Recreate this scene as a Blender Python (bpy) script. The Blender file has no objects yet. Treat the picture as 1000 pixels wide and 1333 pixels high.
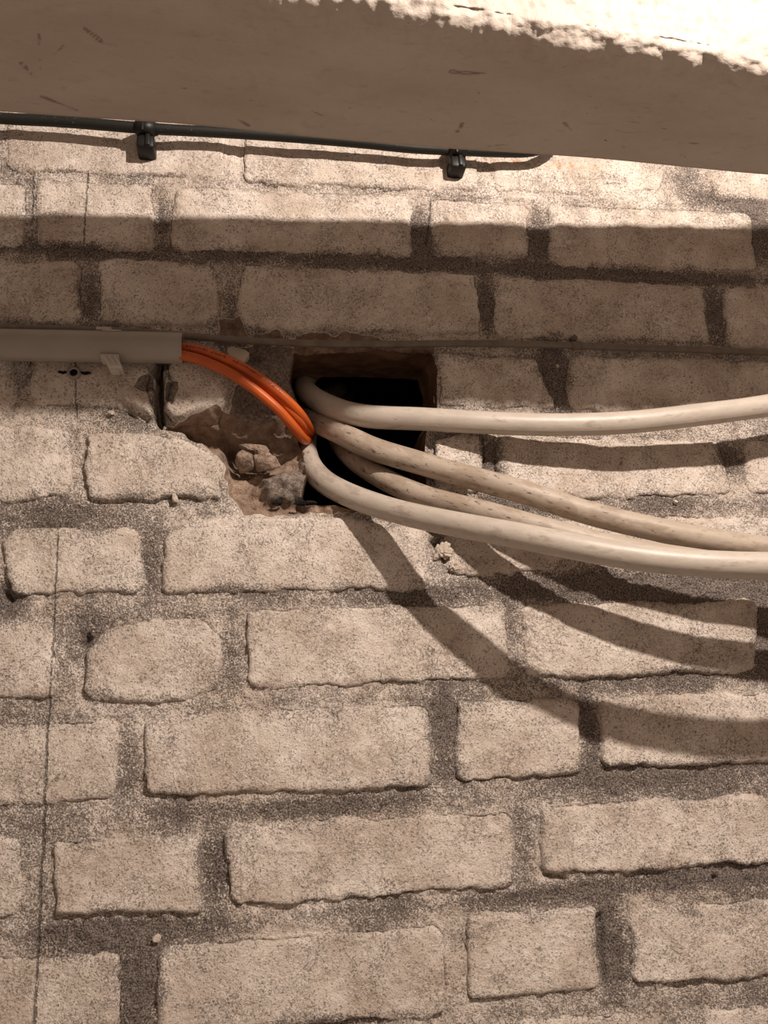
import bpy, bmesh, math
import numpy as np
from mathutils import Matrix, Vector

# ------------------------------------------------------------------ camera
# the wall face is the plane y = 0, the room is on its -y side; metres
FPX = 1050.0
D = 0.60
CZ = 1.5
_ex = np.array([6750.0, 0, FPX]); _ex /= np.linalg.norm(_ex)
_ez = np.array([-163.3, -3770.0, FPX]); _ez -= _ez.dot(_ex) * _ex; _ez /= np.linalg.norm(_ez)
_ey = np.cross(_ez, _ex)
RT = np.array([_ex[0], _ey[0], _ez[0]])
DN = np.array([_ex[1], _ey[1], _ez[1]])
FW = np.array([_ex[2], _ey[2], _ez[2]])
CAM = np.array([0, -D, CZ])

scene = bpy.context.scene
cd = bpy.data.cameras.new('camera')
cam = bpy.data.objects.new('camera', cd)
scene.collection.objects.link(cam)
cd.sensor_fit = 'HORIZONTAL'; cd.sensor_width = 36.0
cd.lens = FPX / 1000.0 * 36.0
cd.clip_start = 0.01
M = Matrix(((RT[0], -DN[0], -FW[0], CAM[0]), (RT[1], -DN[1], -FW[1], CAM[1]), (RT[2], -DN[2], -FW[2], CAM[2]), (0, 0, 0, 1)))
cam.matrix_world = M
scene.camera = cam

# ------------------------------------------------------------------ light
world = bpy.data.worlds.new('world'); scene.world = world
world.use_nodes = True
bg = world.node_tree.nodes['Background']
bg.inputs[0].default_value = (1.0, 0.75, 0.59, 1)
bg.inputs[1].default_value = 0.32

def lamp(name, loc, power, radius, col):
    l = bpy.data.lights.new(name, 'POINT'); l.energy = power; l.shadow_soft_size = radius; l.color = col
    o = bpy.data.objects.new(name, l); o.location = loc; scene.collection.objects.link(o)
    return o
lamp('room_lamp', (0.40, -0.75, 2.17), 49.0, 0.013, (1.0, 0.885, 0.79))

scene.view_settings.view_transform = 'Standard'
scene.view_settings.look = 'None'
scene.view_settings.exposure = 0.0
scene.view_settings.gamma = 1.0
scene.view_settings.use_curve_mapping = False

# ------------------------------------------------------------------ measuring
def P(px, py, d=0.0):
    """point seen at a pixel of the photograph, d metres in front of the wall face"""
    r = (px - 500) * RT + (py - 666.5) * DN + FPX * FW
    return CAM + r * ((D - d) / r[1])
def PZ(px, py, z):
    r = (px - 500) * RT + (py - 666.5) * DN + FPX * FW
    return CAM + r * ((z - CZ) / r[2])
def W2(pts):
    return np.array([[P(*p)[0], P(*p)[2]] for p in pts])

# ------------------------------------------------------------------ noise
def _h(i, j, s):
    n = (i.astype(np.int64) * 374761393 + j.astype(np.int64) * 668265263 + s * 1442695041) & 0xffffffff
    n = ((n ^ (n >> 13)) * 1274126177) & 0xffffffff
    n = n ^ (n >> 16)
    return (n & 0xffffff) / float(0xffffff)
def vn(x, z, size, seed=0):
    x = x / size + 1000.3; z = z / size + 1000.7
    i = np.floor(x); j = np.floor(z); u = x - i; v = z - j
    u = u * u * u * (u * (u * 6 - 15) + 10); v = v * v * v * (v * (v * 6 - 15) + 10)
    a = _h(i, j, seed); b = _h(i + 1, j, seed); c = _h(i, j + 1, seed); d = _h(i + 1, j + 1, seed)
    return (a * (1 - u) + b * u) * (1 - v) + (c * (1 - u) + d * u) * v - 0.5
def fbm(x, z, size, octv=3, seed=0):
    r = 0; a = 1.0
    for k in range(octv):
        c, s = math.cos(0.7 * k), math.sin(0.7 * k)
        r = r + a * vn(c * x - s * z, s * x + c * z, size / 2.0 ** k, seed + k * 17)
        a *= 0.5
    return r
def sstep(e0, e1, x):
    t = np.clip((x - e0) / (e1 - e0), 0, 1)
    return t * t * (3 - 2 * t)
def psdf(X, Z, poly):
    """signed distance to a polygon, negative inside"""
    p = np.asarray(poly); n = len(p)
    d = np.full(X.shape, 1e9); ins = np.zeros(X.shape, bool)
    for i in range(n):
        a = p[i]; b = p[(i + 1) % n]; e = b - a
        wx = X - a[0]; wz = Z - a[1]
        t = np.clip((wx * e[0] + wz * e[1]) / (e @ e), 0, 1)
        d = np.minimum(d, (wx - t * e[0]) ** 2 + (wz - t * e[1]) ** 2)
        c = ((a[1] > Z) != (b[1] > Z))
        if abs(e[1]) > 1e-12:
            ins ^= c & (X < a[0] + e[0] * (Z - a[1]) / e[1])
    d = np.sqrt(d)
    return np.where(ins, -d, d)
def inset(p, r):
    """move every edge of a roughly convex polygon inwards by r"""
    p = np.asarray(p, float); n = len(p)
    area = sum(p[i][0] * p[(i + 1) % n][1] - p[(i + 1) % n][0] * p[i][1] for i in range(n))
    s = 1 if area > 0 else -1
    out = []
    for i in range(n):
        a, b, c = p[i - 1], p[i], p[(i + 1) % n]
        e1 = (b - a) / np.linalg.norm(b - a); e2 = (c - b) / np.linalg.norm(c - b)
        n1 = s * np.array([-e1[1], e1[0]]); n2 = s * np.array([-e2[1], e2[0]])
        m = n1 + n2; m /= max(0.35, (m @ n1))
        if np.linalg.norm(m) > 2: m *= 2 / np.linalg.norm(m)
        out.append(b + m * r)
    return np.array(out)

# ------------------------------------------------------------------ materials
def nt(name):
    m = bpy.data.materials.new(name); m.use_nodes = True
    t = m.node_tree; return m, t, t.nodes['Principled BSDF']
class N:
    def __init__(s, t): s.t = t
    def new(s, ty, **kw):
        n = s.t.nodes.new(ty)
        for k, v in kw.items(): setattr(n, k, v)
        return n
    def link(s, a, b): s.t.links.new(a, b)
    def noise(s, vec, scale, detail=3, rough=0.55, w=None):
        n = s.new('ShaderNodeTexNoise'); n.inputs['Scale'].default_value = scale
        n.inputs['Detail'].default_value = detail; n.inputs['Roughness'].default_value = rough
        s.link(vec, n.inputs['Vector']); return n.outputs[0]
    def math(s, op, a, b=0.0, c=None, clamp=False):
        n = s.new('ShaderNodeMath', operation=op, use_clamp=clamp)
        for i, v in enumerate((a, b, c)):
            if v is None: continue
            if hasattr(v, 'links'): s.link(v, n.inputs[i])
            else: n.inputs[i].default_value = v
        return n.outputs[0]
    def rng(s, v, a, b, c=0.0, d=1.0, smooth=False):
        n = s.new('ShaderNodeMapRange')
        if smooth: n.interpolation_type = 'SMOOTHSTEP'
        s.link(v, n.inputs[0])
        for i, q in enumerate((a, b, c, d)): n.inputs[1 + i].default_value = q
        return n.outputs[0]
    def mix(s, f, a, b):
        n = s.new('ShaderNodeMix', data_type='RGBA')
        if hasattr(f, 'links'): s.link(f, n.inputs[0])
        else: n.inputs[0].default_value = f
        for i, v in ((6, a), (7, b)):
            if hasattr(v, 'links'): s.link(v, n.inputs[i])
            else: n.inputs[i].default_value = (*v, 1)
        return n.outputs[2]
    def attr(s, name):
        n = s.new('ShaderNodeAttribute', attribute_name=name); return n.outputs['Fac']
    def bump(s, h, strength, dist):
        n = s.new('ShaderNodeBump'); n.inputs['Strength'].default_value = strength; n.inputs['Distance'].default_value = dist
        s.link(h, n.inputs['Height']); return n.outputs[0]

def wall_material():
    m, t, b = nt('painted_masonry'); n = N(t)
    pos = n.new('ShaderNodeNewGeometry').outputs['Position']
    nf = n.noise(pos, 850, 3, 0.6)
    nf2 = n.noise(pos, 430, 4, 0.65)
    nm = n.noise(pos, 120, 5, 0.6)
    nl = n.noise(pos, 22, 5, 0.6)
    dirt, raw, conc = n.attr('dirt'), n.attr('raw'), n.attr('conc')
    d = n.math('ADD', dirt, n.math('MULTIPLY', n.math('SUBTRACT', nm, 0.5), 1.1))
    d = n.math('ADD', d, n.math('MULTIPLY', n.math('SUBTRACT', nl, 0.5), 0.7))
    nh = n.noise(pos, 45, 4, 0.6)
    sp = n.rng(n.math('ADD', nf, n.math('MULTIPLY', nf2, 0.5)), 0.58, 0.92)      # salt and pepper 0..1
    mask = n.rng(n.math('SUBTRACT', d, sp), -0.14, 0.16, 0, 1, True)
    paint = n.mix(n.rng(nl, 0.38, 0.62), (0.56, 0.465, 0.385), (0.76, 0.67, 0.59))
    paint = n.mix(n.rng(nh, 0.36, 0.66, 0.0, 0.30), paint, (0.36, 0.285, 0.23))
    paint = n.mix(n.rng(nf, 0.40, 0.60, 0.16, 0.0), paint, (0.22, 0.17, 0.14))
    # fine dark pitting, denser in some patches than in others
    dens = n.math('MULTIPLY_ADD', n.math('SUBTRACT', nh, 0.5), 0.34, 0.385)
    pit = n.math('MULTIPLY', n.rng(n.math('SUBTRACT', dens, n.noise(pos, 620, 2, 0.5)), -0.01, 0.05), 0.62)
    paint = n.mix(pit, paint, (0.13, 0.098, 0.08))
    # curled flakes and scuffs, in patches
    rid = n.math('ABSOLUTE', n.math('SUBTRACT', n.noise(pos, 260, 3, 0.55), 0.5))
    pat = n.rng(n.noise(pos, 30, 3, 0.6), 0.46, 0.60)
    scf = n.math('MULTIPLY', n.rng(rid, 0.030, 0.012), pat)
    paint = n.mix(n.math('MULTIPLY', scf, 0.50), paint, (0.24, 0.18, 0.14))
    fleck = n.rng(n.noise(pos, 500, 3, 0.6), 0.58, 0.66, 0, 0.45)  # paler flecks scattered at random over the paint
    paint = n.mix(fleck, paint, (0.82, 0.74, 0.66))
    grime = n.mix(n.rng(nf, 0.38, 0.62), (0.055, 0.042, 0.036), (0.30, 0.245, 0.21))
    grime = n.mix(n.rng(dirt, 0.35, 0.95), n.mix(0.40, grime, paint), grime)
    col = n.mix(mask, paint, grime)
    # bare masonry where the paint has broken away
    rawc = n.mix(n.rng(nm, 0.35, 0.65), (0.20, 0.125, 0.085), (0.44, 0.31, 0.225))
    concc = n.mix(n.rng(nf2, 0.35, 0.65), (0.12, 0.092, 0.075), (0.33, 0.265, 0.215))
    rawc = n.mix(conc, rawc, concc)
    rawc = n.mix(n.rng(nf, 0.42, 0.30, 0, 0.7), rawc, (0.07, 0.05, 0.04))
    r2 = n.math('ADD', raw, n.math('MULTIPLY', n.math('SUBTRACT', nm, 0.5), 0.35))
    rim = n.math('MULTIPLY', n.rng(r2, 0.36, 0.42), n.rng(r2, 0.50, 0.46))
    col = n.mix(rim, col, (0.72, 0.64, 0.56))
    col = n.mix(n.rng(r2, 0.47, 0.51), col, rawc)
    # rust stain
    rust = n.math('MULTIPLY', n.attr('rust'), n.rng(nm, 0.4, 0.6))
    col = n.mix(rust, col, (0.48, 0.22, 0.05))
    # hairline cracks, near vertical
    sx = n.new('ShaderNodeSeparateXYZ'); n.link(pos, sx.inputs[0])
    wob = n.math('MULTIPLY', n.math('SUBTRACT', n.noise(pos, 130, 4, 0.7), 0.5), 0.0045)
    cr = None
    for (a, c, w) in CRACKS:
        (xa, za), (xb, zb) = W2([a, c])
        sl = (xb - xa) / (zb - za)
        line = n.math('MULTIPLY_ADD', sx.outputs['Z'], sl, xa - sl * za)
        dd = n.math('ABSOLUTE', n.math('ADD', n.math('SUBTRACT', sx.outputs['X'], line), wob))
        k = n.rng(dd, w, w * 2.2, 1, 0)
        k = n.math('MULTIPLY', k, n.math('MULTIPLY', n.rng(sx.outputs['Z'], min(za, zb) - .004, min(za, zb)), n.rng(sx.outputs['Z'], max(za, zb), max(za, zb) + .004, 1, 0)))
        k = n.math('MULTIPLY', k, n.rng(nf2, 0.42, 0.50))
        cr = k if cr is None else n.math('MAXIMUM', cr, k)
    col = n.mix(n.math('MULTIPLY', cr, 0.7), col, (0.05, 0.035, 0.03))
    n.link(col, b.inputs['Base Color'])
    b.inputs['Roughness'].default_value = 0.82
    b.inputs['Specular IOR Level'].default_value = 0.32
    amp = n.rng(dirt, 0.1, 0.8, 0.55, 1.3)
    h = n.math('ADD', n.math('MULTIPLY', n.math('ADD', nf, nf2), amp), n.math('MULTIPLY', nm, 1.6))
    h = n.math('SUBTRACT', h, n.math('MULTIPLY', cr, 1.5))
    h = n.math('SUBTRACT', h, n.math('MULTIPLY', n.math('ADD', pit, scf), 0.35))
    n.link(n.bump(h, 0.85, 0.0017), b.inputs['Normal'])
    return m

CRACKS = [((76, 700), (62, 960), 0.00035), ((62, 960), (45, 1333), 0.0005), ((114, 226), (110, 315), 0.0004),
          ((43, 228), (41, 285), 0.0004), ((98, 470), (99, 540), 0.00035), ((628, 560), (634, 612), 0.0004),
          ((561, 262), (556, 320), 0.0004)]
M_WALL = wall_material()

def simple(name, col, rough=0.5, spec=0.5, bumps=None, var=None, scratches=None):
    m, t, b = nt(name); n = N(t)
    tc = n.new('ShaderNodeNewGeometry').outputs['Position']
    c = col
    if var:
        c = n.mix(n.rng(n.noise(tc, var[0], 4, 0.6), 0.35, 0.65), col, var[1])
    if scratches:
        nn = n.noise(tc, scratches[0], 4, 0.7); n2 = n.noise(tc, scratches[0] * 0.22, 2, 0.5)
        k = n.math('MULTIPLY', n.rng(nn, scratches[1], scratches[1] + 0.05), n.rng(n2, 0.50, 0.60))
        c = n.mix(k, c, scratches[2])
    if hasattr(c, 'links'): n.link(c, b.inputs['Base Color'])
    else: b.inputs['Base Color'].default_value = (*c, 1)
    b.inputs['Roughness'].default_value = rough
    b.inputs['Specular IOR Level'].default_value = spec
    if bumps:
        n.link(n.bump(n.noise(tc, bumps[0], 4, 0.6), bumps[1], bumps[2]), b.inputs['Normal'])
    return m

# cables carry a uv: u along (metres), v around (0..1)
def cable_material(name, col, dark, streak, rough=0.42, amount=0.6):
    m, t, b = nt(name); n = N(t)
    uv = n.new('ShaderNodeUVMap').outputs[0]
    mp = n.new('ShaderNodeMapping'); n.link(uv, mp.inputs[0]); mp.inputs['Scale'].default_value = (38, 5, 1)
    s1 = n.noise(mp.outputs[0], 1.0, 5, 0.65)
    mp2 = n.new('ShaderNodeMapping'); n.link(uv, mp2.inputs[0]); mp2.inputs['Scale'].default_value = (110, 20, 1)
    s2 = n.noise(mp2.outputs[0], 1.0, 4, 0.7)
    g = n.attr('grime')
    base = n.mix(n.rng(s1, 0.38, 0.66), n.mix(0.35, col, dark), col)
    k = n.math('ADD', n.math('MULTIPLY', g, 0.16), n.math('SUBTRACT', s1, 0.5))
    k1 = n.rng(k, 0.10, 0.2, 0, 0.65)
    base = n.mix(k1, base, dark)
    k2 = n.math('MULTIPLY', n.rng(n.math('ADD', s2, n.math('MULTIPLY', g, 0.07)), 0.66, 0.70), n.rng(k, -0.02, 0.06))
    base = n.mix(n.math('MULTIPLY', k2, amount), base, streak)
    n.link(base, b.inputs['Base Color'])
    b.inputs['Roughness'].default_value = rough
    b.inputs['Specular IOR Level'].default_value = 0.4
    n.link(n.bump(n.math('ADD', s2, s1), 0.18, 0.0008), b.inputs['Normal'])
    return m
M_GREY = cable_material('grey_cable_jacket', (0.50, 0.435, 0.37), (0.26, 0.205, 0.16), (0.07, 0.05, 0.04))
M_DIRTY = cable_material('worn_grey_cable_jacket', (0.46, 0.385, 0.31), (0.25, 0.18, 0.13), (0.06, 0.04, 0.03), 0.5, 0.8)
M_ORANGE = simple('orange_jacket', (0.50, 0.095, 0.012), 0.42, 0.4, (300, 0.1, 0.0005), (60, (0.40, 0.07, 0.010)))
M_PRINT = simple('dark_red_print', (0.10, 0.008, 0.005), 0.6)
M_BLACK = simple('black_cable_jacket', (0.013, 0.012, 0.010), 0.5, 0.3, (200, 0.15, 0.0005), None, (420, 0.62, (0.12, 0.10, 0.08)))
M_BLACKCLIP = simple('black_clip_plastic', (0.010, 0.009, 0.008), 0.45, 0.3)
M_THIN = simple('thin_cable_jacket', (0.17, 0.135, 0.105), 0.45, 0.4, (300, 0.2, 0.0005), (90, (0.12, 0.09, 0.07)), (300, 0.62, (0.06, 0.045, 0.035)))
M_CONDUIT = simple('grey_conduit_plastic', (0.30, 0.265, 0.225), 0.38, 0.45, (40, 0.05, 0.001), (25, (0.27, 0.235, 0.20)))
M_CLIP = simple('pale_grey_clip_plastic', (0.44, 0.395, 0.345), 0.4, 0.45)
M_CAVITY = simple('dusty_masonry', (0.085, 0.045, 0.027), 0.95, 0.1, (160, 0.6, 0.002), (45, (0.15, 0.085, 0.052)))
M_VOID = simple('shade_black_masonry', (0.012, 0.009, 0.008), 0.98, 0.05)  # near-black colour stands in for the deep shade inside the cavity
M_LUMP = simple('crumbly_mortar', (0.22, 0.155, 0.115), 0.95, 0.1, (650, 1.0, 0.0022), (300, (0.40, 0.295, 0.225)))
M_CHAR = simple('black_grit', (0.015, 0.013, 0.012), 0.9, 0.2, (400, 0.8, 0.001))
M_FLAKE = simple('pale_plaster_flake', (0.50, 0.42, 0.34), 0.85, 0.2, (500, 0.3, 0.0006))
M_PIPE = simple('grey_pipe_paint', (0.10, 0.10, 0.09), 0.6)
M_PLUG = simple('grey_plug_plastic', (0.26, 0.22, 0.19), 0.5)
M_HOLE = simple('hole_dark', (0.01, 0.008, 0.007), 0.9, 0.1)

def beam_material():
    m, t, b = nt('beam_paint'); n = N(t)
    pos = n.new('ShaderNodeNewGeometry').outputs['Position']
    mp = n.new('ShaderNodeMapping'); n.link(pos, mp.inputs[0]); mp.inputs['Scale'].default_value = (1, 2.4, 1)
    v = mp.outputs[0]
    nl = n.noise(v, 9, 6, 0.6); nm = n.noise(v, 70, 5, 0.6); nf = n.noise(pos, 500, 3, 0.6)
    c = n.mix(n.rng(nl, 0.35, 0.65), (0.43, 0.36, 0.305), (0.50, 0.435, 0.375))
    c = n.mix(n.rng(nm, 0.42, 0.30, 0, 0.35), c, (0.33, 0.26, 0.21))
    # dark chips
    chip = n.math('MULTIPLY', n.rng(n.noise(v, 150, 3, 0.75), 0.69, 0.72), n.rng(n.noise(pos, 28, 2, 0.5), 0.52, 0.58))
    c = n.mix(n.math('MULTIPLY', chip, 0.8), c, (0.05, 0.035, 0.028))
    # long scuffs
    mp2 = n.new('ShaderNodeMapping'); n.link(pos, mp2.inputs[0]); mp2.inputs['Scale'].default_value = (0.35, 5.0, 1); mp2.inputs['Rotation'].default_value = (0, 0, 0.12)
    sc = n.math('MULTIPLY', n.rng(n.noise(mp2.outputs[0], 110, 3, 0.7), 0.69, 0.715), n.rng(n.noise(pos, 19, 2, 0.5), 0.56, 0.62))
    c = n.mix(n.math('MULTIPLY', sc, 0.75), c, (0.09, 0.06, 0.045))
    c = n.mix(n.math('MULTIPLY', n.attr('scratch'), 0.6), c, (0.06, 0.04, 0.03))
    n.link(c, b.inputs['Base Color'])
    b.inputs['Roughness'].default_value = 0.6; b.inputs['Specular IOR Level'].default_value = 0.3
    h = n.math('ADD', n.math('MULTIPLY', nm, 1.5), nf)
    n.link(n.bump(h, 0.45, 0.0010), b.inputs['Normal'])
    return m
M_BEAM = beam_material()

# ------------------------------------------------------------------ object helpers
col = scene.collection
def link(name, me, mat, parent=None, center=True, smooth=True):
    if mat: me.materials.append(mat)
    o = bpy.data.objects.new(name, me); col.objects.link(o)
    n = len(me.vertices)
    if smooth: me.polygons.foreach_set('use_smooth', np.ones(len(me.polygons), bool))
    co = np.empty(n * 3, np.float32); me.vertices.foreach_get('co', co); co = co.reshape(-1, 3)
    if center:
        c = (co.min(0) + co.max(0)) / 2
        me.vertices.foreach_set('co', (co - c).ravel().astype(np.float32))
        c = Vector([float(q) for q in c])
    else: c = Vector((0, 0, 0))
    if parent is not None:
        o.parent = parent
        o.location = c - PARLOC[parent.name]
    else: o.location = c
    PARLOC[o.name] = c
    me.update()
    return o
PARLOC = {}
def tag(o, label, cat, group=None, kind=None):
    if label: o['label'] = label
    if cat: o['category'] = cat
    if group: o['group'] = group
    if kind: o['kind'] = kind
    return o
def empty(name, loc):
    o = bpy.data.objects.new(name, None); col.objects.link(o); o.location = loc
    o.empty_display_size = 0.01
    PARLOC[o.name] = Vector([float(q) for q in loc]); return o
def mesh_np(name, V, Q, attrs=None, uv=None):
    me = bpy.data.meshes.new(name)
    V = np.asarray(V, np.float32); Q = np.asarray(Q, np.int32)
    me.vertices.add(len(V)); me.vertices.foreach_set('co', V.ravel())
    me.loops.add(Q.size); me.loops.foreach_set('vertex_index', Q.ravel())
    k = Q.shape[1]
    me.polygons.add(len(Q)); me.polygons.foreach_set('loop_start', np.arange(0, Q.size, k, dtype=np.int32))
    me.polygons.foreach_set('loop_total', np.full(len(Q), k, np.int32))
    if uv is not None:
        l = me.uv_layers.new(name='UVMap'); l.data.foreach_set('uv', np.asarray(uv, np.float32)[Q.ravel()].ravel())
    me.update(calc_edges=True); me.validate()
    if attrs:
        for an, av in attrs.items():
            a = me.attributes.new(an, 'FLOAT', 'POINT'); a.data.foreach_set('value', np.asarray(av, np.float32))
    return me
def grid_quads(nu, nv, keep=None):
    idx = np.arange(nu * nv).reshape(nv, nu)
    q = np.stack([idx[:-1, :-1], idx[:-1, 1:], idx[1:, 1:], idx[1:, :-1]], -1).reshape(-1, 4)
    if keep is not None: q = q[keep.reshape(-1)]
    return q
def compact(V, Q, attrs):
    used = np.unique(Q); mp = np.full(len(V), -1); mp[used] = np.arange(len(used))
    return V[used], mp[Q], {k: v[used] for k, v in attrs.items()}
def catmull(pts, step=0.003):
    p = np.array(pts, float); p = np.vstack([2 * p[0] - p[1], p, 2 * p[-1] - p[-2]])
    out = []
    for i in range(1, len(p) - 2):
        n = max(2, int(np.linalg.norm(p[i + 1][:3] - p[i][:3]) / step))
        for k in range(n):
            t = k / n
            out.append(0.5 * (2 * p[i] + (p[i + 1] - p[i - 1]) * t + (2 * p[i - 1] - 5 * p[i] + 4 * p[i + 1] - p[i + 2]) * t * t + (3 * p[i] - p[i - 1] - 3 * p[i + 1] + p[i + 2]) * t ** 3))
    out.append(p[-2]); return np.array(out)
def smooth_path(c, it):
    c = c.copy()
    for _ in range(it): c[1:-1] = 0.25 * c[:-2] + 0.5 * c[1:-1] + 0.25 * c[2:]
    return c
def frames(c):
    T = np.gradient(c, axis=0); T /= np.linalg.norm(T, axis=1)[:, None]
    up = np.array([0, 0, 1.0]); Nn = []; v = np.cross(T[0], up); v /= np.linalg.norm(v)
    for t in T:
        v = v - (v @ t) * t; v /= np.linalg.norm(v); Nn.append(v.copy())
    Nn = np.array(Nn); return T, Nn, np.cross(T, Nn)
def tube_mesh(name, c, r, seg=20, attrs=None, cap=True, wob=0.0):
    T, A, B = frames(c); n = len(c)
    L = np.concatenate([[0], np.cumsum(np.linalg.norm(np.diff(c, axis=0), axis=1))])
    th = np.linspace(0, 2 * math.pi, seg + 1)
    rr = np.full(n, r) if np.isscalar(r) else np.asarray(r)
    rr = rr + (wob * vn(L, L * 0, 0.03, 5) if wob else 0)
    V = c[:, None] + rr[:, None, None] * (np.cos(th)[None, :, None] * A[:, None] + np.sin(th)[None, :, None] * B[:, None])
    uv = np.stack([np.repeat(L, seg + 1), np.tile(np.linspace(0, 1, seg + 1), n)], -1)
    Q = grid_quads(seg + 1, n)[:, ::-1]
    V = V.reshape(-1, 3)
    if cap:
        for k, i0 in ((0, 0), (n - 1, (n - 1) * (seg + 1))):
            ci = len(V); V = np.vstack([V, c[k]]); uv = np.vstack([uv, uv[i0]])
            ring = np.arange(i0, i0 + seg + 1)
            q = np.stack([ring[:-1:2], ring[1::2], ring[2::2], np.full(seg // 2, ci)], -1) if seg % 2 == 0 else None
            Q = np.vstack([Q, q if k == 0 else q[:, ::-1]])
    at = None
    if attrs is not None:
        at = {k: np.concatenate([np.repeat(v, seg + 1), np.zeros(len(V) - n * (seg + 1))]) for k, v in attrs.items()}
    return mesh_np(name, V, Q, at, uv)
def bm_mesh(name, bm):
    me = bpy.data.meshes.new(name); bmesh.ops.recalc_face_normals(bm, faces=bm.faces); bm.to_mesh(me); bm.free(); return me
def bm_box(bm, c, s, rot=None, bevel=0.0):
    m = Matrix.Translation(Vector(c)) @ (rot.to_4x4() if rot else Matrix.Identity(4)) @ Matrix.Diagonal((*s, 1))
    r = bmesh.ops.create_cube(bm, size=1.0, matrix=m)
    if bevel: bmesh.ops.bevel(bm, geom=list({e for v in r['verts'] for e in v.link_edges}), offset=bevel, segments=2, affect='EDGES', profile=0.5)
def prism(poly, y0, y1, bm=None, bevel=0.0):
    """poly in (x,z), pushed along y"""
    bm = bm or bmesh.new()
    a = [bm.verts.new((p[0], y0, p[1])) for p in poly]; b = [bm.verts.new((p[0], y1, p[1])) for p in poly]
    n = len(poly); fs = [bm.faces.new(a), bm.faces.new(b[::-1])]
    for i in range(n): fs.append(bm.faces.new((a[i], b[i], b[(i + 1) % n], a[(i + 1) % n])))
    if bevel: bmesh.ops.bevel(bm, geom=list({e for f in fs for e in f.edges}), offset=bevel, segments=2, affect='EDGES', profile=0.5)
    return bm

# ------------------------------------------------------------------ wall layout (corners measured on the photograph)
# each brick: polygon, face offset (m, + is proud), corner radius, softness of its edge, label
def q(x0, y0, x1, y1, x2, y2, x3, y3): return [(x0, y0), (x1, y1), (x2, y2), (x3, y3)]
BR = []
def B(poly, proud=0.0, rad=0.0085, soft=0.0065, deep=0.0032, fine=1.0): BR.append(dict(p=poly, proud=proud, rad=rad, soft=soft, deep=deep, fine=fine))
# course under the beam
B(q(-330, 118, -20, 118, -15, 212, -330, 212), -0.001, soft=.005, deep=.0025)
B(q(8, 120, 296, 120, 296, 234, 8, 222), 0.000, soft=.006, deep=.0025)
B(q(316, 124, 624, 128, 626, 250, 314, 238), 0.000, soft=.006, deep=.0025)
B(q(640, 130, 880, 142, 862, 250, 640, 252), 0.0, soft=.007, deep=.004)
B(q(928, 150, 1230, 165, 1240, 272, 925, 262), 0.0, soft=.006, deep=.005)
# course with the soft shadow
B(q(-300, 228, 34, 232, 34, 322, -300, 322), -.001, soft=.009, deep=.004)
B(q(45, 230, 202, 236, 202, 324, 45, 322), 0.0005, soft=.007, deep=.005)
B(q(223, 240, 537, 252, 536, 332, 220, 326), 0.001, soft=.012, deep=.006)
B(q(559, 256, 692, 262, 690, 338, 562, 334), 0.0, soft=.011, deep=.006)
B(q(712, 264, 980, 274, 988, 352, 716, 346), 0.001, soft=.013, deep=.006)
B(q(1006, 276, 1300, 290, 1310, 370, 1008, 358), 0.0)
# course above the tube
B(q(-300, 336, 105, 338, 107, 421, -300, 420), 0.0005)
B(q(128, 338, 282, 340, 286, 424, 129, 422), 0.001)
B([(316, 344), (622, 354), (628, 436), (440, 434), (402, 438), (388, 432), (330, 430), (302, 420)], 0.001, rad=.004)
B(q(642, 356, 915, 370, 930, 446, 644, 440), -.0005)
B(q(940, 372, 1290, 388, 1295, 468, 946, 452), 0.0005)
# course with the opening
B(q(-300, 450, 22, 452, 22, 532, -300, 532), 0.0, soft=.011, deep=.005)
B([(36, 438), (205, 440), (202, 470), (196, 505), (203, 540), (190, 548), (150, 528), (90, 530), (38, 528)], 0.002, rad=.003, soft=.007, deep=.008)
B([(214, 444), (255, 446), (300, 470), (300, 520), (283, 546), (225, 548), (213, 535), (218, 500), (215, 470)], 0.006, rad=.002, soft=.007, deep=.014)
B(q(568, 456, 700, 462, 726, 532, 570, 530), 0.0, rad=.004)
B(q(742, 460, 1016, 470, 1020, 536, 738, 534), 0.0)
B(q(1050, 474, 1330, 486, 1330, 560, 1052, 550), 0.0)
# course of the broken corner
B(q(-300, 553, 95, 555, 94, 650, -300, 650), 0.001)
B([(112, 566), (190, 560), (245, 572), (280, 590), (290, 618), (292, 652), (112, 652)], 0.0015, rad=.004, soft=.005)
B([(563, 572), (600, 560), (626, 566), (632, 640), (565, 650)], 0.002, rad=.003, soft=.005, deep=.008)
B(q(650, 562, 934, 574, 958, 646, 652, 648), 0.0, soft=.008)
B(q(974, 574, 1280, 580, 1280, 648, 972, 644), 0.0)
# next course
B(q(-300, 684, -14, 684, -14, 780, -300, 780), 0.0)
B(q(4, 690, 184, 686, 186, 770, 10, 780), 0.0015, rad=.011, soft=.008)
B([(210, 684), (300, 668), (385, 672), (462, 672), (556, 690), (558, 768), (212, 772)], 0.001, rad=.006, soft=.007)
B(q(583, 672, 732, 676, 733, 742, 583, 752), 0.0, soft=.007)
B(q(752, 668, 1040, 672, 1040, 738, 756, 738), -.001, soft=.009)
B(q(1062, 672, 1330, 675, 1330, 750, 1062, 748), 0.0)
# next
B(q(-300, 810, 74, 806, 74, 908, -300, 912), 0.0005)
B([(106, 905), (110, 850), (140, 815), (190, 803), (268, 806), (287, 826), (286, 900), (240, 914), (120, 915)], 0.0015, rad=.009, soft=.005)
B(q(320, 792, 660, 784, 666, 885, 320, 897), 0.001, rad=.009)
B(q(679, 786, 988, 782, 985, 874, 680, 884), 0.001)
B(q(1008, 780, 1300, 778, 1300, 868, 1008, 872), 0.0)
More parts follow.
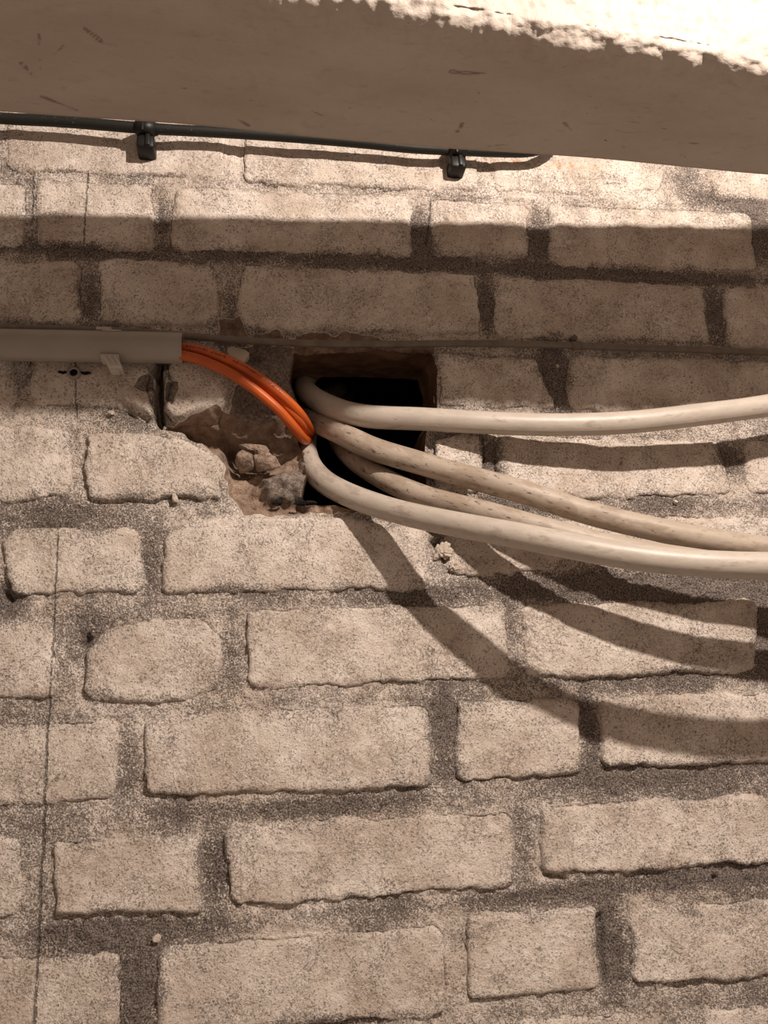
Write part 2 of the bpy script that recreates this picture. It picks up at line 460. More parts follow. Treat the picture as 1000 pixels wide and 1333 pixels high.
# next
B(q(-300, 948, 152, 938, 156, 1044, -300, 1066), 0.0)
B(q(186, 930, 562, 914, 563, 1022, 184, 1041), 0.001)
B(q(592, 908, 755, 910, 757, 1008, 593, 1020), 0.0015, rad=.007)
B(q(779, 908, 1180, 896, 1180, 988, 782, 998), 0.001)
B(q(1204, 894, 1400, 890, 1400, 976, 1204, 984), 0.0)
# next
B(q(-300, 1096, 24, 1090, 32, 1200, -300, 1215), 0.0)
B(q(66, 1094, 262, 1086, 262, 1188, 66, 1198), 0.0018, rad=.004, soft=.004, deep=.009)
B(q(293, 1074, 668, 1054, 672, 1156, 295, 1182), 0.001)
B(q(704, 1046, 1110, 1030, 1112, 1120, 706, 1144), 0.0015, rad=.006, soft=.005, deep=.008)
B(q(1135, 1030, 1400, 1020, 1400, 1108, 1137, 1118), 0.0)
# next
B(q(-300, 1250, 155, 1240, 162, 1350, -300, 1370), -.0005, soft=.010)
B(q(204, 1232, 578, 1206, 583, 1322, 200, 1352), 0.001)
B(q(608, 1192, 776, 1178, 784, 1288, 608, 1306), 0.001, rad=.005, soft=.004, deep=.008)
B(q(818, 1182, 1210, 1160, 1210, 1254, 816, 1288), 0.0015)
B(q(1235, 1160, 1400, 1150, 1400, 1240, 1236, 1252), 0.0)
# below the frame
B(q(-300, 1402, -20, 1394, -18, 1505, -300, 1515), 0.0)
B(q(10, 1392, 395, 1366, 400, 1478, 10, 1502), 0.0)
B(q(430, 1352, 628, 1338, 630, 1450, 430, 1468), 0.0)
B(q(658, 1334, 1060, 1302, 1060, 1410, 658, 1448), 0.0005)
B(q(1085, 1300, 1400, 1280, 1400, 1384, 1086, 1406), 0.0)
for b in BR:
    w = W2(b['p']); b['w'] = w; b['in'] = inset(w, b['rad']); b['bb'] = (w[:, 0].min(), w[:, 0].max(), w[:, 1].min(), w[:, 1].max())

def wobble(X, Z):
    return 0.0036 * fbm(X, Z, 0.034, 5, 3) + 0.0016 * fbm(X, Z, 0.0052, 2, 9)
def bsdf(b, X, Z):
    return psdf(X, Z, b['in']) - b['rad'] + wobble(X, Z)

HOLE = W2([(384, 453), (430, 450), (500, 451), (563, 454), (569, 480), (569, 535), (556, 556), (553, 590), (556, 645), (552, 668), (500, 668), (440, 659), (398, 656),
           (394, 640), (399, 615), (397, 585), (390, 560), (393, 535), (386, 510), (378, 485)])
# broken-out zones: polygon, depth (m), soft edge (m), raw, concrete share
ZN = [
 ([(306, 446), (384, 446), (400, 500), (402, 600), (392, 610), (300, 590), (283, 552), (300, 525), (318, 480)], .012, .010, 1.0, 1.0),      # rough concrete beside the opening
 ([(212, 556), (235, 560), (268, 578), (292, 600), (296, 640), (318, 668), (402, 668), (404, 540), (330, 545), (285, 530), (225, 548)], .014, .007, 1.0, 0.15),
 ([(300, 560), (345, 560), (362, 590), (345, 606), (312, 612), (285, 590)], .024, .008, 1.0, .35),
 ([(340, 618), (396, 600), (400, 650), (345, 650)], -.010, .006, 1.0, 1.0),                       # block standing out at the foot
 ([(212, 549), (290, 549), (318, 575), (296, 578), (262, 572)], .018, .004, 1.0, .2),              # undercut below the broken brick
 ([(200, 452), (214, 452), (212, 500), (211, 556), (203, 548), (200, 500)], .030, .003, .55, .6),  # open joint
 ([(196, 484), (180, 492), (174, 503), (186, 512), (200, 508)], .002, .003, 1, 1),
 ([(216, 492), (232, 500), (234, 515), (222, 527), (214, 518)], .003, .003, 1, 1),
 ([(216, 455), (226, 458), (226, 476), (214, 482)], .003, .003, 1, 1),
 ([(384, 432), (470, 433), (500, 440), (566, 446), (566, 458), (384, 458)], .010, .005, 1.0, .1),   # broken soffit above the opening
 ([(286, 412), (312, 408), (322, 436), (284, 440)], .006, .005, 1.0, .1),
 ([(330, 432), (366, 430), (370, 444), (330, 446)], .006, .003, 1.0, .1),
 ([(155, 520), (172, 524), (196, 542), (190, 550), (165, 536)], .008, .003, .2, .5),
 ([(378, 656), (470, 656), (474, 668), (440, 666), (380, 667)], .001, .003, 1.0, 0.0),              # orange lip of the opening
 ([(558, 650), (600, 650), (606, 676), (580, 700), (556, 690)], .006, .005, .3, 1.0),
 ([(560, 702), (575, 700), (586, 722), (580, 728)], .008, .004, .2, 1),
 ([(0, 772), (8, 770), (20, 780), (12, 786)], .012, .004, 0, 0), ([(928, 1136), (936, 1140), (937, 1148), (930, 1146)], .008, .003, 0, 0),
 ([(706, 1130), (716, 1134), (745, 1144), (740, 1150), (712, 1142)], .007, .003, 0, 0),
 ([(101, 838), (112, 826), (120, 832), (108, 850)], .008, .003, 0, 0),
 ([(780, 1190), (786, 1190), (794, 1288), (786, 1290)], .006, .003, 0, 0),
]
ZN = [(W2(p), d, s, r, c) for p, d, s, r, c in ZN]
DIRT = [(212, 290, 10, 30, .5), (548, 300, 14, 34, .5), (703, 300, 11, 34, .6), (990, 300, 18, 40, .8), (117, 390, 10, 36, .4), (300, 400, 12, 30, .2), (633, 395, 11, 42, .8),
 (934, 405, 12, 36, .6), (724, 495, 20, 44, .9), (641, 600, 14, 34, .6), (946, 600, 24, 22, .8), (578, 950, 16, 50, .75), (768, 940, 12, 50, .7), (682, 1090, 16, 50, .45), (280, 1130, 18, 60, .6),
 (180, 1300, 26, 60, .6), (798, 1235, 18, 60, .7), (650, 662, 90, 14, .6), (830, 762, 190, 20, .9), (540, 775, 60, 12, .5), (198, 725, 13, 55, .5), (302, 850, 16, 50, .45), (168, 990, 14, 55, .35),
 (668, 830, 14, 50, .45), (997, 820, 14, 60, .8), (60, 668, 110, 16, .4), (800, 657, 250, 12, .4), (930, 770, 90, 16, .7), (610, 700, 40, 40, .45), (860, 884, 160, 14, .5), (420, 1050, 170, 12, .55),
 (500, 1185, 300, 12, .3), (800, 1155, 120, 14, .5), (150, 1215, 120, 20, .5), (960, 1140, 80, 12, .6), (850, 1010, 200, 22, .45), (120, 820, 25, 30, .4), (10, 775, 20, 20, .9), (170, 540, 50, 14, .35),
 (690, 400, 60, 40, .28), (630, 490, 80, 40, .18), (760, 410, 90, 40, .12), (900, 235, 40, 22, .45), (970, 262, 60, 12, .6), (350, 332, 420, 10, .45), (830, 356, 190, 8, .6), (300, 235, 300, 5, .25),
 (430, 1330, 24, 12, .6), (500, 1325, 30, 10, .5), (980, 850, 26, 40, .35), (80, 325, 90, 10, .35), (250, 640, 120, 14, .3), (970, 1130, 80, 20, .3), (330, 765, 90, 6, .3), (60, 690, 120, 8, .3), (590, 330, 30, 12, .4), (640, 1080, 30, 14, .1),
 (245, 1110, 22, 40, .12), (920, 930, 120, 20, .12), (140, 1340, 60, 20, .3), (570, 1010, 60, 20, .4), (1100, 700, 120, 20, .4), (640, 470, 120, 10, .3)]
DIRTW = []
for (x, y, rx, ry, s) in DIRT:
    p = P(x, y); DIRTW.append((p[0], p[2], abs(P(x + rx, y)[0] - p[0]), abs(P(x, y + ry)[2] - p[2]), s))
RUST = [(P(690, 212), .020, .0035, .8), (P(735, 215), .03, .003, .7), (P(610, 206), .05, .002, .35)]

def fields(X, Z, is_brick, sd=None):
    base = 0.06 if is_brick else 0.47
    nz = fbm(X, Z, 0.05, 3, 21)
    dirt = base + (0.22 if is_brick else 0.50) * nz
    for (cx, cz, rx, rz, s) in DIRTW:
        e = ((X - cx) / rx) ** 2 + ((Z - cz) / rz) ** 2
        g = np.exp(-np.minimum(e, 30) ** 1.3 * .8)
        dirt = dirt + s * g * (0.45 if is_brick else 1.0)
    if is_brick and sd is not None:
        dirt = dirt + 0.42 * sstep(-0.010, 0.0005, sd + 0.004 * fbm(X, Z, .009, 2, 33)) * np.clip(0.62 + 1.9 * vn(X, Z, .022, 35), 0, 1.4)
    dirt = dirt - (0.02 if is_brick else 0.24) * sstep(P(500, 268)[2], P(500, 240)[2], Z)
    wx = X + 0.003 * fbm(X, Z, .008, 2, 41); wz = Z + 0.003 * fbm(X, Z, .008, 2, 43)
    raw = np.zeros_like(X); conc = np.zeros_like(X); dep = np.zeros_like(X)
    for (p, d, s, r, c) in ZN:
        x0, z0 = p.min(0) - .03; x1, z1 = p.max(0) + .03
        if X.max() < x0 or X.min() > x1 or Z.max() < z0 or Z.min() > z1: continue
        sdp = psdf(wx, wz, p)
        k = sstep(s * .5, -s, sdp)
        dep = dep + d * k
        kr = np.clip(0.5 - sdp / .004, 0, 1) * r
        conc = np.where((kr > .5) | (kr > raw), c, conc); raw = np.maximum(raw, kr)
    rust = np.zeros_like(X)
    for (p, rx, rz, s) in RUST:
        rust = np.maximum(rust, s * np.exp(-((X - p[0]) / rx) ** 2 - ((Z - p[2]) / rz) ** 2))
    return np.clip(dirt, 0, 1.2), raw, conc, dep, rust
def relief(X, Z, raw, dirt, mortar):
    a = 0.0022 * fbm(X, Z, .045, 2, 51) + 0.0008 * fbm(X, Z, .012, 2, 52)
    f = fbm(X, Z, .0046, 2, 53)
    a = a + f * (0.0006 + (0.0012 if mortar else 0) + 0.0013 * np.clip(raw, 0, 1))
    a = a + np.clip(raw, 0, 1) * 0.008 * fbm(X, Z, .022, 4, 54)
    return a

# ------------------------------------------------------------------ the wall
PL, PR, PB, PT = P(-260, 700)[0], P(1160, 0)[0] + .01, P(500, 1420)[2], P(500, -40)[2] + 0.02
STEP = 0.00145
xs = np.arange(PL - .04, PR + .02, STEP); zs = np.arange(PB, PT, STEP)
X, Z = np.meshgrid(xs, zs)
allsd = np.full(X.shape, 1.0); under = np.zeros(X.shape)
for b in BR:
    x0, x1, z0, z1 = b['bb']; m = .03
    i0, i1 = np.searchsorted(xs, [x0 - m, x1 + m]); j0, j1 = np.searchsorted(zs, [z0 - m, z1 + m])
    if i1 <= i0 or j1 <= j0: continue
    sd = bsdf(b, X[j0:j1, i0:i1], Z[j0:j1, i0:i1])
    allsd[j0:j1, i0:i1] = np.minimum(allsd[j0:j1, i0:i1], sd)
dirt, raw, conc, dep, rust = fields(X, Z, False)
mort = 0.0020 + 0.0026 * fbm(X, Z, .035, 3, 61) + 0.0020 * np.clip(dirt - .5, 0, 1) + 0.0010 * vn(X, Z, .0075, 66)
topz = sstep(P(500, 262)[2], P(500, 235)[2], Z)
mort = mort * (1 - .55 * topz)
mort = np.maximum(mort, 0.0006)
Y = mort + relief(X, Z, raw, dirt, True) + dep
Y = Y + np.where(allsd < 0, 0.013 * sstep(-.0014, -.005, allsd), 0)
fall = sstep(0.006, 0.0, allsd) * (allsd > 0)
Y = Y + fall * 0.0008
hs = psdf(X, Z, HOLE)
V = np.stack([X, Y, Z], -1).reshape(-1, 3)
hsf = hs.reshape(-1)
# snap the vertices next to the outline of the opening onto it
near = np.where((hsf < 0) & (hsf > -STEP * 1.5))[0]
eps = 1e-4
gx = (psdf(V[near, 0] + eps, V[near, 2], HOLE) - hsf[near]) / eps; gz = (psdf(V[near, 0], V[near, 2] + eps, HOLE) - hsf[near]) / eps
V[near, 0] -= gx * hsf[near]; V[near, 2] -= gz * hsf[near]
inside = hsf <= -STEP * 1.5
insideg = inside.reshape(X.shape)
qd = grid_quads(len(xs), len(zs))
keep = ~(inside[qd].any(1))
far_in = (hsf[qd] < 0).all(1)
qd = qd[keep & ~far_in][:, [0, 1, 2, 3]]
at = dict(dirt=dirt.reshape(-1), raw=raw.reshape(-1), conc=conc.reshape(-1), rust=rust.reshape(-1))
V, qd, at = compact(V, qd, at)
wall = link('wall_back', mesh_np('wall_back', V, qd, at), M_WALL, center=False)
wall['kind'] = 'structure'

def base_y(x, z):
    i = np.clip(np.round((x - xs[0]) / STEP).astype(int), 0, len(xs) - 1); j = np.clip(np.round((z - zs[0]) / STEP).astype(int), 0, len(zs) - 1)
    return Y[j, i]

for b in BR:
    x0, x1, z0, z1 = b['bb']
    x0 = max(x0, xs[0]); x1 = min(x1, xs[-1]); z0 = max(z0, zs[0]); z1 = min(z1, zs[-1])
    if x1 - x0 < .02 or z1 - z0 < .01: continue
    bx = np.arange(x0 - .004, x1 + .004, STEP); bz = np.arange(z0 - .004, z1 + .004, STEP)
    GX, GZ = np.meshgrid(bx, bz)
    sd = bsdf(b, GX, GZ)
    dt, rw, cn, dp, ru = fields(GX, GZ, True, sd)
    t = np.clip(-sd / b['soft'], 0, 1)
    prof = (1 - np.sqrt(1 - (1 - t) ** 2)) * b['deep']
    gr = .0026 * sstep(-.05, .25, fbm(GX, GZ, .028, 2, 75))
    prof = prof + 0.012 * sstep(.0002 - gr, .0022 - gr * .8, sd)
    tilt = 0.0015 * (vn(np.array([x0 * 7.7]), np.array([z0 * 9.1]), .05, 71)[0]) * (GZ - (z0 + z1) / 2) / .03
    YY = prof - b['proud'] + relief(GX, GZ, rw, dt, False) + np.minimum(dp, .02) + tilt
    VV = np.stack([GX, YY, GZ], -1).reshape(-1, 3)
    Q = grid_quads(len(bx), len(bz)); sf = sd.reshape(-1)
    hf = psdf(GX, GZ, HOLE).reshape(-1)
    Q = Q[((sf[Q] < 0.0026).all(1)) & ((hf[Q] > 0.0).all(1))]
    if len(Q) < 50: continue
    VV, Q, A = compact(VV, Q, dict(dirt=dt.reshape(-1), raw=rw.reshape(-1), conc=cn.reshape(-1), rust=ru.reshape(-1)))
    link('brick', mesh_np('brick', VV, Q, A), M_WALL, wall)

# lining of the opening: one leaf of masonry deep, then a wider dark cavity
def ring_resample(p, step):
    out = []
    for i in range(len(p)):
        a = p[i]; c = p[(i + 1) % len(p)]; n = max(1, int(round(np.linalg.norm(c - a) / step)))
        out += [a + (c - a) * k / n for k in range(n)]
    return np.array(out)
ring = ring_resample(HOLE, .002); nR = len(ring); cen = ring.mean(0)
y0 = base_y(ring[:, 0], ring[:, 1])
deps = np.concatenate([[0], np.linspace(.0015, .058, 34)])
VV = []
for k, dq in enumerate(deps):
    yy = y0 * (1 - dq / .058) + dq - (0.0006 if k == 0 else 0)
    s = np.arange(nR) * .002
    amp = min(1, dq / .006)
    off = amp * (0.004 * fbm(s, s * 0 + dq, .02, 3, 81)) - 0.001 * amp
    dirv = ring - cen; dirv /= np.linalg.norm(dirv, axis=1)[:, None]
    r2 = ring + dirv * off[:, None]
    VV.append(np.stack([r2[:, 0], yy, r2[:, 1]], -1))
VV = np.array(VV).reshape(-1, 3)
def ringquads(nk, n, rev=False):
    i = np.arange(n); j = (i + 1) % n; Q = []
    for k in range(nk - 1): Q.append(np.stack([k * n + i, k * n + j, (k + 1) * n + j, (k + 1) * n + i], -1))
    Q = np.vstack(Q); return Q[:, ::-1] if rev else Q
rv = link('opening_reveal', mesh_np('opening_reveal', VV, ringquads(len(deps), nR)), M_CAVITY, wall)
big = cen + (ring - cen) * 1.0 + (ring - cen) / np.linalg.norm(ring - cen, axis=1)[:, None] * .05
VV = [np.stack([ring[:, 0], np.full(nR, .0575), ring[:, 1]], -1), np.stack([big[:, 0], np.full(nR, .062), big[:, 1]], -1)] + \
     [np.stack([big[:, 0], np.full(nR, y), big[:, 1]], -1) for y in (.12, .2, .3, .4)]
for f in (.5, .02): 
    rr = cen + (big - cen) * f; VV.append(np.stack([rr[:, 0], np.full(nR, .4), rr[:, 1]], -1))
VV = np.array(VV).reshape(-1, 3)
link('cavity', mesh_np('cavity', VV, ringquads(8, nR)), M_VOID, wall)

# ------------------------------------------------------------------ beam over the wall
def beam():
    xx = np.concatenate([np.linspace(-1.3, -.27, 60, endpoint=False), np.arange(-.27, .52, .0013), np.linspace(.52, 1.6, 60)]); ns = len(xx)
    G = .145
    zb = P(500, 189, G)[2]
    bpts = np.array([P(px, py, G) for px, py in ((0, 149), (250, 165), (400, 181), (560, 195), (770, 208), (1000, 231))])
    fpts = np.array([PZ(px, py, zb) for px, py in ((0, -66), (500, 8), (1000, 86))])
    zedge = np.interp(xx, bpts[:, 0], bpts[:, 2])
    sl = np.polyfit(bpts[:, 0], bpts[:, 2], 1)
    zedge = np.where((xx < bpts[0, 0]) | (xx > bpts[-1, 0]), np.polyval(sl, xx), zedge)
    zsm = np.interp(xx, xx, zedge)
    for _ in range(400): zsm[1:-1] = .25 * zsm[:-2] + .5 * zsm[1:-1] + .25 * zsm[2:]
    zedge = zsm
    ztop = np.interp(xx, (-1.3, -.134, .131, .44, 1.6), (1.955, 1.966, 1.977, 1.990, 2.02))
    fl = np.polyfit(fpts[:, 0], fpts[:, 1], 1); yf = np.clip(np.polyval(fl, xx), -.30, -.17)
    # profile: list of (s, t) walked round; build by rows
    rows = []
    nb = 100
    prof = [('back', k / 19) for k in range(20)]
    prof += [('under', k / nb) for k in range(1, nb)]
    prof += [('arris', k / 14) for k in range(1, 15)]
    prof += [('face', k / 64) for k in range(1, 65)]
    prof += [('top', k / 12) for k in range(1, 12)]
    ztf = np.maximum(ztop, np.interp(xx, (.05, .45, 1.6), (1.9, 2.0205, 2.05)))  # unseen front top raised at the right to shade the wall strip
    r = .010; rb = .0022
    V = []
    for kind, t in prof:
        zz = zedge.copy()
        if kind == 'back': y = np.full(ns, -G - (rb if t == 1 else 0)); z = ztop * (1 - t) + (zz + (0 if t == 1 else rb)) * t
        elif kind == 'under': y = -G - .003 + (yf + r + G + .003) * t; z = zz + 0
        elif kind == 'arris': y = yf + r - r * math.sin(t * math.pi / 2); z = zz + r - r * math.cos(t * math.pi / 2)
        elif kind == 'face': y = yf + 0; z = zz + r + (ztf - zz - r) * t
        else: y = yf * (1 - t) - G * t; z = ztf * (1 - t) ** 2 + ztop * (1 - (1 - t) ** 2)
        u = xx; w = z - zz - y
        nA = fbm(u, w, .04, 2, 91); nB = fbm(u * .8, w, .0105, 4, 92); nC = fbm(u, w * .35, .006, 3, 93)
        if kind == 'back': z = z + .0012 * nB * (1 - t)
        if kind == 'under':
            z = z + 0.0008 * nA + 0.0004 * nB * min(1, t * 8)
            f = max(0, (t - .72) / .28); z = z + (.0020 * nA + .0028 * nB + .0022 * nC) * f
        if kind == 'arris': z = z + .0020 * nA + .0028 * nB + .0022 * nC; y = y + (.0014 * nA + .0026 * nB + .0020 * nC) * t
        if kind == 'face': y = y + .0014 * nA + .0026 * nB + .0020 * nC
        V.append(np.stack([xx, y, z], -1))
    n = len(prof); V = np.array(V)
    # pencil and knife marks on the underside
    px = np.array([0.0]); scr = np.zeros((n, ns))
    marks = [((50, 50), (52, 98), .0006), ((83, 64), (54, 92), .0006), ((54, 132), (100, 149), .0009), ((110, 44), (130, 60), .0005), ((588, 92), (634, 94), .0006), ((218, 55), (122, 46), .0),
             ((28, 88), (40, 102), .0004), ((225, 120), (242, 121), .0005), ((770, 132), (776, 134), .0009), ((892, 182), (908, 183), .0008), ((310, 160), (324, 168), .0007), ((595, 170), (602, 158), .0004), ((400, 143), (420, 152), .0004), ((636, 189), (660, 187), .0005), ((735, 160), (745, 170), .0005)]
    for a, c, w in marks:
        if w == 0: continue
        A_ = PZ(a[0], a[1], zb)[:2]; C_ = PZ(c[0], c[1], zb)[:2]; e = C_ - A_
        wx = V[..., 0] - A_[0]; wy = V[..., 1] - A_[1]
        tt = np.clip((wx * e[0] + wy * e[1]) / (e @ e), 0, 1)
        dd = np.hypot(wx - tt * e[0], wy - tt * e[1]) + .0022 * fbm(V[..., 0], V[..., 1], .012, 3, 97)
        scr = np.maximum(scr, np.clip(1.5 - np.abs(dd) / (w * 1.0), 0, 1))
    V = V.reshape(-1, 3)
    idx = np.arange(n * ns).reshape(n, ns)
    idx = np.vstack([idx, idx[:1]])
    Q = np.stack([idx[:-1, :-1], idx[1:, :-1], idx[1:, 1:], idx[:-1, 1:]], -1).reshape(-1, 4)
    me = mesh_np('ceiling_beam', V, Q, dict(scratch=scr.reshape(-1)))
    o = link('ceiling_beam', me, M_BEAM)
    tag(o, 'long painted beam with rough bright face running across the top of the wall', 'beam')
    return o, zb
bm_o, ZB = beam()

# ------------------------------------------------------------------ cables
def cable(name, pts, r, mat, label, cat='cable', grime=None, seg=28, group=None, sm=25, step=.003):
    c = np.array([P(*p) for p in pts]); c = smooth_path(catmull(c, step), sm)
    g = np.zeros(len(c)) if grime is None else np.interp(c[:, 0], *grime)
    o = link(name, tube_mesh(name, c, r, seg, dict(grime=g), wob=r * .06), mat)
    tag(o, label, cat, group); return o, c
GX_ = lambda *a: ([P(p, 620)[0] for p, _ in a], [v for _, v in a])
G = 'thick grey cables coming out of the opening'
cable('power_cable', [(425, 470, -.14), (400, 490, -.085), (397, 507, -.055), (412, 520, -.034), (446, 536, -.018), (484, 543, -.006), (541, 545, .006), (628, 550, .0170), (720, 553, .0250), (800, 551, .0310), (840, 548, .0335), (900, 541, .0360), (1000, 528, .039), (1100, 508, .041), (1250, 470, .044), (1350, 440, .046)],
      .0093, M_GREY, 'uppermost thick pale grey cable, leaving the opening and rising to the right', grime=GX_((380, .5), (560, .15), (1200, 0)), group=G)
cable('power_cable', [(440, 508, -.16), (405, 532, -.09), (402, 541, -.060), (412, 549, -.042), (448, 566, -.020), (484, 584, -.006), (541, 601, .005), (592, 616, .0155), (680, 640, .0355), (760, 666, .0420), (840, 686, .0470), (920, 702, .0510), (1000, 714, .053), (1100, 724, .053), (1250, 732, .052), (1350, 736, .052)],
      .0093, M_DIRTY, 'second thick grey cable from the top, scuffed and dirt-streaked, descending to the right', grime=GX_((380, 1), (700, .8), (850, .5), (1200, .3)), group=G)
cable('power_cable', [(450, 520, -.19), (436, 555, -.12), (442, 575, -.070), (459, 596, -.042), (484, 614, -.022), (520, 634, -.005), (556, 648, .0060), (592, 657, .0160), (640, 669, .0285), (700, 686, .0415), (800, 712, .0540), (900, 729, .0635), (1000, 740, .0690), (1100, 746, .072), (1250, 750, .073), (1350, 752, .073)],
      .0090, M_DIRTY, 'dirt-streaked grey cable under the second cable, mostly hidden behind the lowest one', grime=GX_((440, 1), (620, 1), (700, .3), (1200, .2)), group=G)
cable('power_cable', [(430, 520, -.17), (404, 548, -.11), (399, 568, -.072), (398, 587, -.045), (404, 608, -.026), (422, 628, -.0095), (448, 642, .003), (484, 656, .0150), (541, 672, .0370), (592, 682, .0550), (640, 691, .070), (700, 702, .0835), (760, 714, .0940), (840, 727, .1045), (920, 734, .1130), (1000, 737, .1185), (1100, 738, .122), (1250, 736, .122), (1350, 734, .122)],
      .0093, M_GREY, 'lowest and frontmost thick pale grey cable, sweeping from the foot of the opening', grime=GX_((390, 1), (450, .6), (600, .2), (1200, .05)), group=G)

# orange cables
GO = 'orange cables from conduit to opening'
def orange(pts, label, prints=False):
    o, c = cable('orange_cable', pts, .0040, M_ORANGE, label, group=GO, seg=16, sm=8, step=.0025)
    return o, c
o1, c1 = orange([(140, 449, .0140), (200, 449, .0140), (245, 453, .0150), (270, 459, .016), (310, 475, .0175), (345, 497, .016), (372, 519, .012), (390, 538, .002), (400, 553, -.014), (404, 561, -.034), (407, 562, -.07)],
       'upper orange cable with dark printing along it, from conduit to opening')
orange([(140, 455, .0100), (200, 456, .0105), (245, 460, .0115), (270, 465, .0135), (310, 483, .0130), (350, 508, .011), (376, 532, .006), (390, 548, -.003), (396, 559, -.018), (399, 566, -.04), (404, 566, -.08)],
       'middle orange cable, half hidden between the other two orange ones')
orange([(140, 456, .0185), (200, 458, .0185), (245, 464, .0190), (270, 472, .0185), (300, 486, .0180), (330, 506, .0165), (360, 531, .0130), (380, 553, .004), (391, 567, -.008), (397, 573, -.024), (402, 572, -.05)],
       'lowest orange cable with a pale scuff, bending down into the opening')
# faint illegible printing on the upper orange jacket: short strokes lying on the surface
rs = np.random.RandomState(4)
T_, A_, B_ = frames(c1)
Ls = np.concatenate([[0], np.cumsum(np.linalg.norm(np.diff(c1, axis=0), axis=1))])
sA = Ls[np.argmin(np.abs(c1[:, 0] - P(243, 455)[0]))]; sB = Ls[np.argmin(np.abs(c1[:, 0] - P(362, 500)[0]))]
bm = bmesh.new(); s = sA
while s < sB:
    if rs.rand() < .16: s += .0022; continue
    i = int(np.clip(np.searchsorted(Ls, s), 1, len(c1) - 2))
    for k in range(rs.randint(1, 4)):
        ds = rs.uniform(0, .0011)
        c = c1[i] + T_[i] * (s - Ls[i] + ds)
        tocam = CAM - c; tocam -= (tocam @ T_[i]) * T_[i]; tocam /= np.linalg.norm(tocam)
        upv = np.cross(tocam, T_[i]); upv *= np.sign(upv[2])
        horiz = rs.rand() < .35
        a0 = rs.uniform(.15, .40); a1 = a0 + (.11 if horiz else rs.uniform(.22, .42)); ln = .0010 if horiz else .00045
        pts = []
        for (tt, aa) in ((0, a0), (ln, a0), (ln, a1), (0, a1)):
            pts.append(bm.verts.new(c + T_[i] * tt + .00408 * (math.cos(aa) * tocam + math.sin(aa) * upv)))
        bm.faces.new(pts)
    s += .0015
me = bpy.data.meshes.new('printing'); bm.to_mesh(me); bm.free()
pr = link('printing', me, M_PRINT, o1); pr['label'] = 'dark red printing, too small to read'

# thin brown-grey cable along the joint, behind the conduit
cable('thin_cable', [(-260, 420, .0035), (-100, 424, .0035), (0, 427, .0035), (100, 429, .0035), (180, 432, .0035), (250, 438, .004), (300, 442, .004), (370, 446, .004), (440, 448, .004), (520, 448, .004), (600, 447, .0045), (680, 448, .0045), (745, 450, .0045), (830, 453, .0045), (900, 455, .0045), (1000, 459, .0045), (1200, 468, .0045)],
      .0030, M_THIN, 'thin brown-grey cable running level across the wall above the opening', seg=14, sm=10)
# small saddle clip on it
def nail_clip():
    t = empty('cable_clip', P(746, 447, .002)); tag(t, 'tiny brown clip nailed over the thin cable', 'clip')
    c = P(750, 450, .0045)
    p = np.array([c + np.array([dx, 0, 0]) for dx in (-.004, -.002, 0, .002, .004)])
    link('saddle', tube_mesh('saddle', p, .0037, 14), M_THIN, t)
    bm = bmesh.new(); h = P(747, 441, .0025)
    bmesh.ops.create_cone(bm, cap_ends=True, segments=14, radius1=.0032, radius2=.0026, depth=.005, matrix=Matrix.Translation(Vector(h)) @ Matrix.Rotation(math.pi / 2, 4, 'X'))
    link('nail', bm_mesh('nail', bm), M_THIN, t)
nail_clip()

